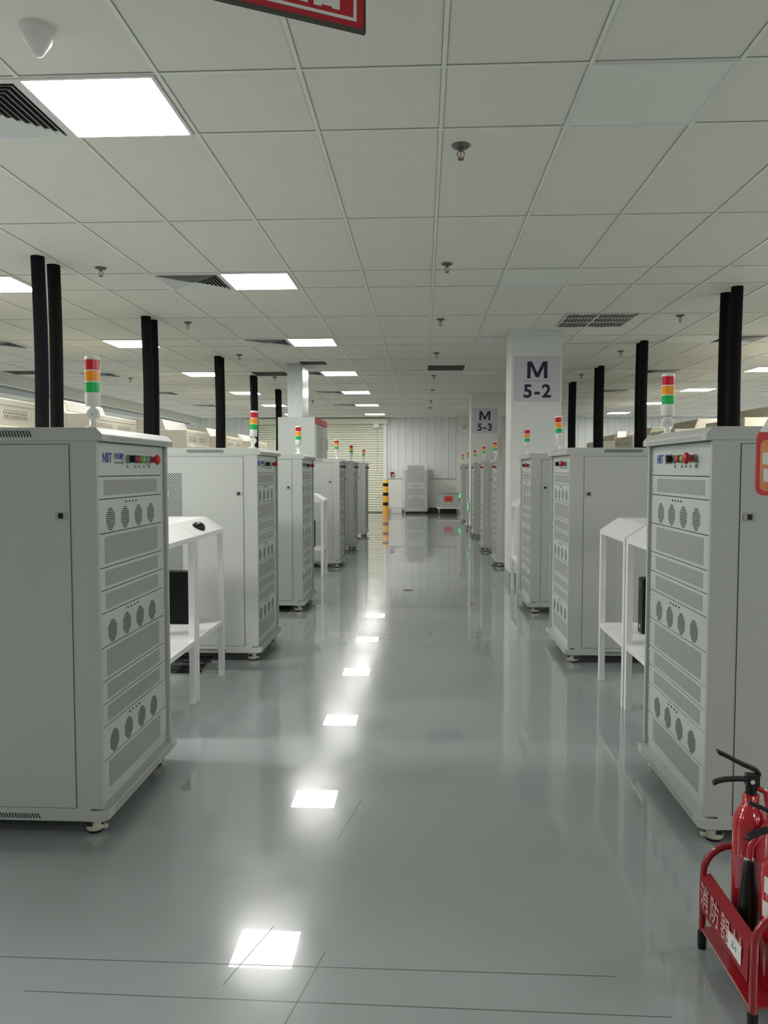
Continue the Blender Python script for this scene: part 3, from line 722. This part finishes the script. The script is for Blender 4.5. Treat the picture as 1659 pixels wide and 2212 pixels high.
def extinguisher(x, y, z0, r, h, ang, lab, horn=True):
    t = empty('fire_extinguisher', (x, y, z0), ang); tag(t, lab, 'fire extinguisher', 'fire extinguishers in the red rack')
    MB().lathe([(r-0.006, 0), (r, 0.008), (r, h-0.035), (r*0.93, h-0.02), (r*0.72, h-0.004), (0.024, h+0.008), (0.0205, h+0.012), (0.0205, h+0.038), (0.017, h+0.040)], n=36).build('cylinder', 'extred', t)
    zt = h+0.040
    v = MB().cyl((0, 0, zt), 0.014, 0.032, n=16); v.box(-0.014, 0.018, -0.010, 0.010, zt+0.020, zt+0.052); v.build('valve', 'black', t, 0.001)
    MB().lathe([(0.006, 0), (0.006, 0.004)], (-0.002, -0.014, zt+0.034), axis='y', n=14).build('pivot_disc', 'chrome', t)
    def lever(name, pts, w, th):
        mb = MB(); n = len(pts); vs = []
        for (px_, pz, wk) in pts:
            for s in (-1, 1):
                for q in (0, 1): vs.append((px_, s*w*wk, pz+q*th))
        fs = []
        for i in range(n-1):
            a = i*4; b = a+4; fs += [(a, b, b+2, a+2), (a+1, a+3, b+3, b+1), (a, a+1, b+1, b), (a+2, b+2, b+3, a+3)]
        fs += [(0, 2, 3, 1), (n*4-4, n*4-3, n*4-1, n*4-2)]
        mb.add(vs, fs); mb.build(name, 'black', t, 0.0015)
    lever('upper_lever', [(0.020, zt+0.046, 1), (0.012, zt+0.056, 1), (-0.030, zt+0.074, 0.95), (-0.062, zt+0.091, 0.9), (-0.088, zt+0.103, 0.8)], 0.011, 0.011)
    lever('lower_lever', [(0.0, zt+0.032, 1), (-0.035, zt+0.0335, 0.95), (-0.066, zt+0.031, 0.9), (-0.084, zt+0.027, 0.85), (-0.098, zt+0.020, 0.8)], 0.010, 0.009)
    c = [(r+0.0006)*1 for _ in range(1)][0]
    mb = MB(); n = 12; vs = []
    for i in range(n+1):
        a = math.radians(200+95*i/n-ang*57.3); vs += [(c*math.cos(a), c*math.sin(a), 0.17), (c*math.cos(a), c*math.sin(a), h-0.12)]
    mb.add(vs, [(2*i, 2*i+2, 2*i+3, 2*i+1) for i in range(n)], True); mb.build('instruction_label', 'extlabel', t)
    if horn:
        MB().tube([(0.012, 0.0, zt+0.018), (0.034, -0.012, zt+0.006), (0.030, -0.045, h-0.01), (-0.004, -0.062, h-0.04), (-0.026, -0.068, h-0.065), (-0.030, -0.070, h-0.11)], 0.008, 10).build('discharge_tube', 'extred', t)
        MB().lathe([(0.032, 0), (0.024, 0.09), (0.0135, 0.195), (0.010, 0.200)], (-0.030, -0.072, h-0.30), n=20).build('horn', 'black', t)
        MB().lathe([(0.0125, 0), (0.0125, 0.01)], (-0.030, -0.068, h-0.105), n=14).build('horn_clamp', 'chrome', t)
    else:
        MB().lathe([(0.0215, h+0.014), (0.0215, h+0.026)], n=20, cap=False).build('yellow_band', 'yellow', t)
        for (z0_, z1_, a0) in ((h-0.075, h-0.035, 196), (h-0.135, h-0.095, 190)):
            mb = MB(); n = 4; vs = []
            for i in range(n+1): a = math.radians(a0+30*i/n)-ang; vs += [((r+0.0012)*math.cos(a), (r+0.0012)*math.sin(a), z0_), ((r+0.0012)*math.cos(a), (r+0.0012)*math.sin(a), z1_)]
            mb.add(vs, [(2*i, 2*i+2, 2*i+3, 2*i+1) for i in range(n)], True); mb.build('inspection_tag', 'paper', t)
extinguisher(0.851, 2.035, 0.062, 0.043, 0.372, 0.0, 'tall red fire extinguisher with black lever handles and black horn in the rack')
extinguisher(0.857, 1.88, 0.062, 0.040, 0.315, 0.35, 'shorter red fire extinguisher at the right edge of the picture, with a white tag', False)
# hose and tag of the shorter one
t = empty('inspection_card', (0.668, 1.50, 1.262)); tag(t, 'red-framed orange card in a clear sleeve hanging at the right edge', 'card')
def rrect(x0, x1, z0, z1, r, n=6):
    p = []
    for (cx, cz, a0) in ((x1-r, z0+r, -90), (x1-r, z1-r, 0), (x0+r, z1-r, 90), (x0+r, z0+r, 180)):
        for i in range(n+1): a = math.radians(a0+90*i/n); p.append((cx+r*math.cos(a), cz+r*math.sin(a)))
    return p
MB().prism(rrect(-0.047, 0.047, 0, 0.122, 0.016), 0, 0.003).build('red_frame', 'red', t)
MB().prism(rrect(-0.0405, 0.0405, 0.008, 0.104, 0.012), -0.0008, 0).build('orange_face', 'orange', t)
for (a, b, c, d) in ((-0.036, -0.024, 0.058, 0.080), (-0.034, -0.025, 0.026, 0.050), (-0.020, -0.002, 0.058, 0.082), (0.002, 0.03, 0.06, 0.08)): box('printed_note', 'paper', (a, b, -0.0013, -0.0008, c, d), t)
MB().prism([(-0.040, 0.118), (0.040, 0.118), (0.010, 0.175), (-0.006, 0.182)], -0.001, 0.004).build('sleeve_top', 'foamwhite', t)
MB().cyl((0.0, 0.0015, 0.17), 0.0012, CZ-1.262-0.17, n=6).build('string', 'whiteplastic', t)

# ------------------------------------------------------------------ things by the far wall
t = empty('bollard', (-1.105, 23.32, 0)); tag(t, 'yellow bollard with black bands beside the roller shutter', 'bollard')
MB().lathe([(0.115, 0), (0.115, 0.02)], n=24).build('base_plate', 'yellow', t)
MB().lathe([(0.082, 0.02), (0.082, 0.96), (0.070, 0.985), (0.04, 1.0)], n=28).build('post', 'yellow', t)
for z in (0.25, 0.54, 0.82): MB().lathe([(0.0832, z), (0.0832, z+0.095)], n=28, cap=False).build('black_band', 'black', t)
MB().lathe([(0.012, 1.0), (0.012, 1.03)], n=10).build('top_ring', 'steel', t)

t = empty('wrapped_cabinet', (-0.205, 23.36, 0)); tag(t, 'grey equipment cabinet wrapped in clear plastic film against the far wall', 'cabinet')
box('body', 'cab', (-0.33, 0.33, 0, 0.52, 0.07, 1.44), t, 0.003)
z = 1.40
for (nm, h, m) in (('name_panel', 0.17, 'inlay'), ('mesh_panel', 0.15, 'inlay'), ('mesh_panel', 0.14, 'inlay'), ('socket_panel', 0.19, 'panel'), ('mesh_panel', 0.10, 'inlay'), ('mesh_panel', 0.10, 'inlay'), ('socket_panel', 0.10, 'panel'), ('mesh_panel', 0.14, 'inlay'), ('mesh_panel', 0.13, 'inlay')):
    p = box(nm, m, (-0.235, 0.235, -0.006, 0, z-h+0.008, z), t)
    if nm == 'socket_panel':
        for xx in (-0.055, 0.055): MB().lathe([(0.022, -0.012), (0.022, 0)], (xx, -0.006, z-h*0.62), axis='y', n=14).build('socket', 'black', p)
        MB().lathe([(0.01, -0.010), (0.01, 0)], (0, -0.006, z-h*0.62), axis='y', n=10).build('socket', 'black', p)
    if nm == 'name_panel': box('name_plate', 'black', (-0.06, 0.05, -0.0075, -0.006, z-0.095, z-0.075), p)
    z -= h
for sx in (-1, 1): box('corner_guard', 'foamwhite', (0.24*sx, 0.36*sx, -0.03, 0.09, 1.30, 1.485), t, 0.01)
box('top_pad', 'foamwhite', (-0.24, 0.24, -0.02, 0.5, 1.44, 1.465), t, 0.008)
for (x, y) in ((-0.28, 0.06), (0.28, 0.06), (-0.28, 0.46), (0.28, 0.46)): MB().lathe([(0.03, -0.015), (0.03, 0.015)], (x, y, 0.03), axis='x', n=14).build('caster', 'black', t)
mb = MB(); vs = []; NX = 40; NZ = 24
for k in range(NZ+1):
    zz = 0.10+1.36*k/NZ
    for i in range(NX+1):
        u = i/NX; per = [(-0.37, 0.5), (-0.37, -0.045), (0.37, -0.045), (0.37, 0.5)]
        d = u*(0.545*2+0.74)
        if d < 0.545: x_, y_ = -0.37, 0.5-d
        elif d < 0.545+0.74: x_, y_ = -0.37+(d-0.545), -0.045
        else: x_, y_ = 0.37, -0.045+(d-1.285)
        j = 0.012*math.sin(k*1.3+i*0.9)+0.008*math.sin(k*2.7-i*1.7)
        bul = 0.05*math.exp(-((zz-0.6)/0.35)**2) if x_ < -0.36 else 0
        vs.append((x_+(j if abs(x_) > 0.36 else 0)-bul, y_-(abs(j) if y_ < 0 else 0), zz))
mb.add(vs, [(k*(NX+1)+i, k*(NX+1)+i+1, (k+1)*(NX+1)+i+1, (k+1)*(NX+1)+i) for k in range(NZ) for i in range(NX)], True)
mb.build('plastic_film', 'film', t)

t = empty('box_trolley', (0.755, 23.2, 0)); tag(t, 'grey metal box trolley with red label by the far wall', 'trolley')
MB().prism([(-0.265, 0.20), (0.265, 0.20), (0.315, 0.60), (-0.315, 0.60)], 0, 0.42).build('box', 'cab', t, 0.004)
box('lid', 'steel', (-0.335, 0.335, -0.01, 0.44, 0.60, 0.618), t, 0.002)
box('label', 'orangered', (-0.12, 0.12, -0.006, 0.004, 0.37, 0.54), t)
text('label_text', '消防水车', 'darktext', 0.048, (0, -0.0068, 0.455), FACE_NY, t)
mb = MB(); mb.box(-0.335, 0.335, -0.03, 0.45, 0.165, 0.195)
for sx in (-1, 1): mb.box(sx*0.335, sx*0.31, -0.03, 0.0, 0.195, 0.33)
mb.build('chassis', 'whiteplastic', t)
for (x, y) in ((-0.27, 0.03), (0.27, 0.03), (-0.27, 0.40), (0.27, 0.40)):
    c = MB().box(x-0.022, x+0.022, y-0.012, y+0.012, 0.06, 0.165).build('caster', 'steel', t)
    MB().lathe([(0.045, -0.014), (0.045, 0.014)], (x, y, 0.045), axis='x', n=18).build('wheel', 'greyplastic', c)

tag(box('white_crate', 'foamwhite', (-0.98, -0.62, 23.55, 23.90, 0, 0.205), bevel=0.01), 'low white foam block on the floor between bollard and wrapped cabinet', 'block')
tag(MB().lathe([(0.02, 0), (0.035, 0.02), (0.035, 0.19), (0.02, 0.215), (0.001, 0.22)], (-1.0, 23.45, 0), n=16).build('white_roll', 'whiteplastic'), 'small upright white roll right beside the bollard', 'roll')
t = empty('fire_alarm_box', (-0.935, 23.975, 1.18)); tag(t, 'small red and black fire alarm box on the ribbed wall', 'alarm')
box('housing', 'black', (-0.055, 0.055, -0.05, 0, -0.062, 0.062), t, 0.004); box('red_face', 'mushroom', (-0.04, 0.005, -0.055, -0.05, -0.05, 0.05), t); box('white_face', 'paper', (0.008, 0.045, -0.055, -0.05, -0.055, 0.0), t)
t = empty('emergency_light', (1.24, 23.87, 2.50)); tag(t, 'white twin-head emergency light on the far white wall', 'emergency light')
box('housing', 'whiteplastic', (-0.14, 0.14, -0.06, 0, -0.09, 0.05), t, 0.006)
for sx in (-1, 1): MB().lathe([(0.045, 0), (0.055, -0.04), (0.04, -0.05)], (sx*0.09, -0.03, 0.10), axis='y', n=18).build('lamp_head', 'whiteplastic', t)
MB().lathe([(0.014, -0.004), (0.014, 0)], (0.02, -0.06, -0.04), axis='y', n=10).build('green_indicator', 'exitgreen', t)
t = empty('exit_sign', (0.995, 16.9, 0.52)); tag(t, 'low lit green exit sign on the aisle side of the M 5-3 column', 'exit sign')
box('housing', 'steel', (-0.022, 0.004, -0.16, 0.16, -0.09, 0.09), t, 0.003); box('lit_face', 'exitgreen', (-0.0245, -0.022, -0.145, 0.145, -0.075, 0.075), t)
t = empty('exit_sign', (1.135, 23.86, 0.54)); tag(t, 'low lit green exit sign on the far white wall behind the last right cabinet', 'exit sign')
box('housing', 'steel', (-0.06, 0.10, -0.022, 0.015, -0.09, 0.09), t, 0.003); box('lit_face', 'exitgreen', (-0.05, 0.05, -0.0245, -0.022, -0.075, 0.075), t)

# ------------------------------------------------------------------ cables on the floor under the left cabinets, extras added to deepen the shade
def cable(pts, r, lab, grp):
    P = [Vector(p) for p in pts]; out = []
    for i in range(len(P)-1):
        a = P[max(i-1, 0)]; b = P[i]; c = P[i+1]; d = P[min(i+2, len(P)-1)]
        for k in range(6):
            s = k/6; out.append(0.5*((2*b)+(c-a)*s+(2*a-5*b+4*c-d)*s*s+(3*b-a-3*c+d)*s**3))
    out.append(P[-1])
    tag(MB().tube(out, r, 8).build('floor_cable', 'black'), lab, 'cable', grp)
rnd = random.Random(3)
for (x0, x1, y0, y1, n, lab, grp) in ((-1.95, -1.45, 4.98, 5.30, 12, 'black cable on the floor under the cabinet behind the mouse stand', 'tangled cables under the second left cabinet'),
                                (-1.9, -1.25, 7.15, 7.6, 10, 'black cable on the floor under the third left cabinet', 'cables under the third left cabinet'),
                                (-1.95, -1.35, 2.75, 3.0, 4, 'black cable on the floor under the nearest left cabinet', 'cables under the nearest left cabinet')):
    for i in range(n):
        yy = y0+(y1-y0)*(i+0.5)/n
        pts = [(x0, yy+rnd.uniform(-0.05, 0.05), 0.007)]
        for j in range(1, 5): pts.append((x0+(x1-x0)*j/4+rnd.uniform(-0.03, 0.03), yy+rnd.uniform(-0.06, 0.06), 0.007+0.004*(i % 3)))
        cable(pts, 0.008, lab, grp)
tag(MB().box(0, 0.05, 0, 0.012, 0, 0.006).build('cable_tie_scrap', 'paper'), 'small white strip lying on the floor by the left stand leg', 'strip')
bpy.data.objects['cable_tie_scrap'].location = (-1.36, 5.10, 0.0); bpy.data.objects['cable_tie_scrap'].rotation_euler = (0, 0, -0.5)

tag(MB().prism([(0, 0), (0.05, 0.02), (0.10, 0.01), (0.07, -0.03), (0.03, -0.035)], 0.0005, 0.006, 'z').build('paper_scrap', 'leaf'), 'small brownish scrap lying in the middle of the aisle floor', 'scrap')
bpy.data.objects['paper_scrap'].location = (-0.21, 8.5, 0.0)
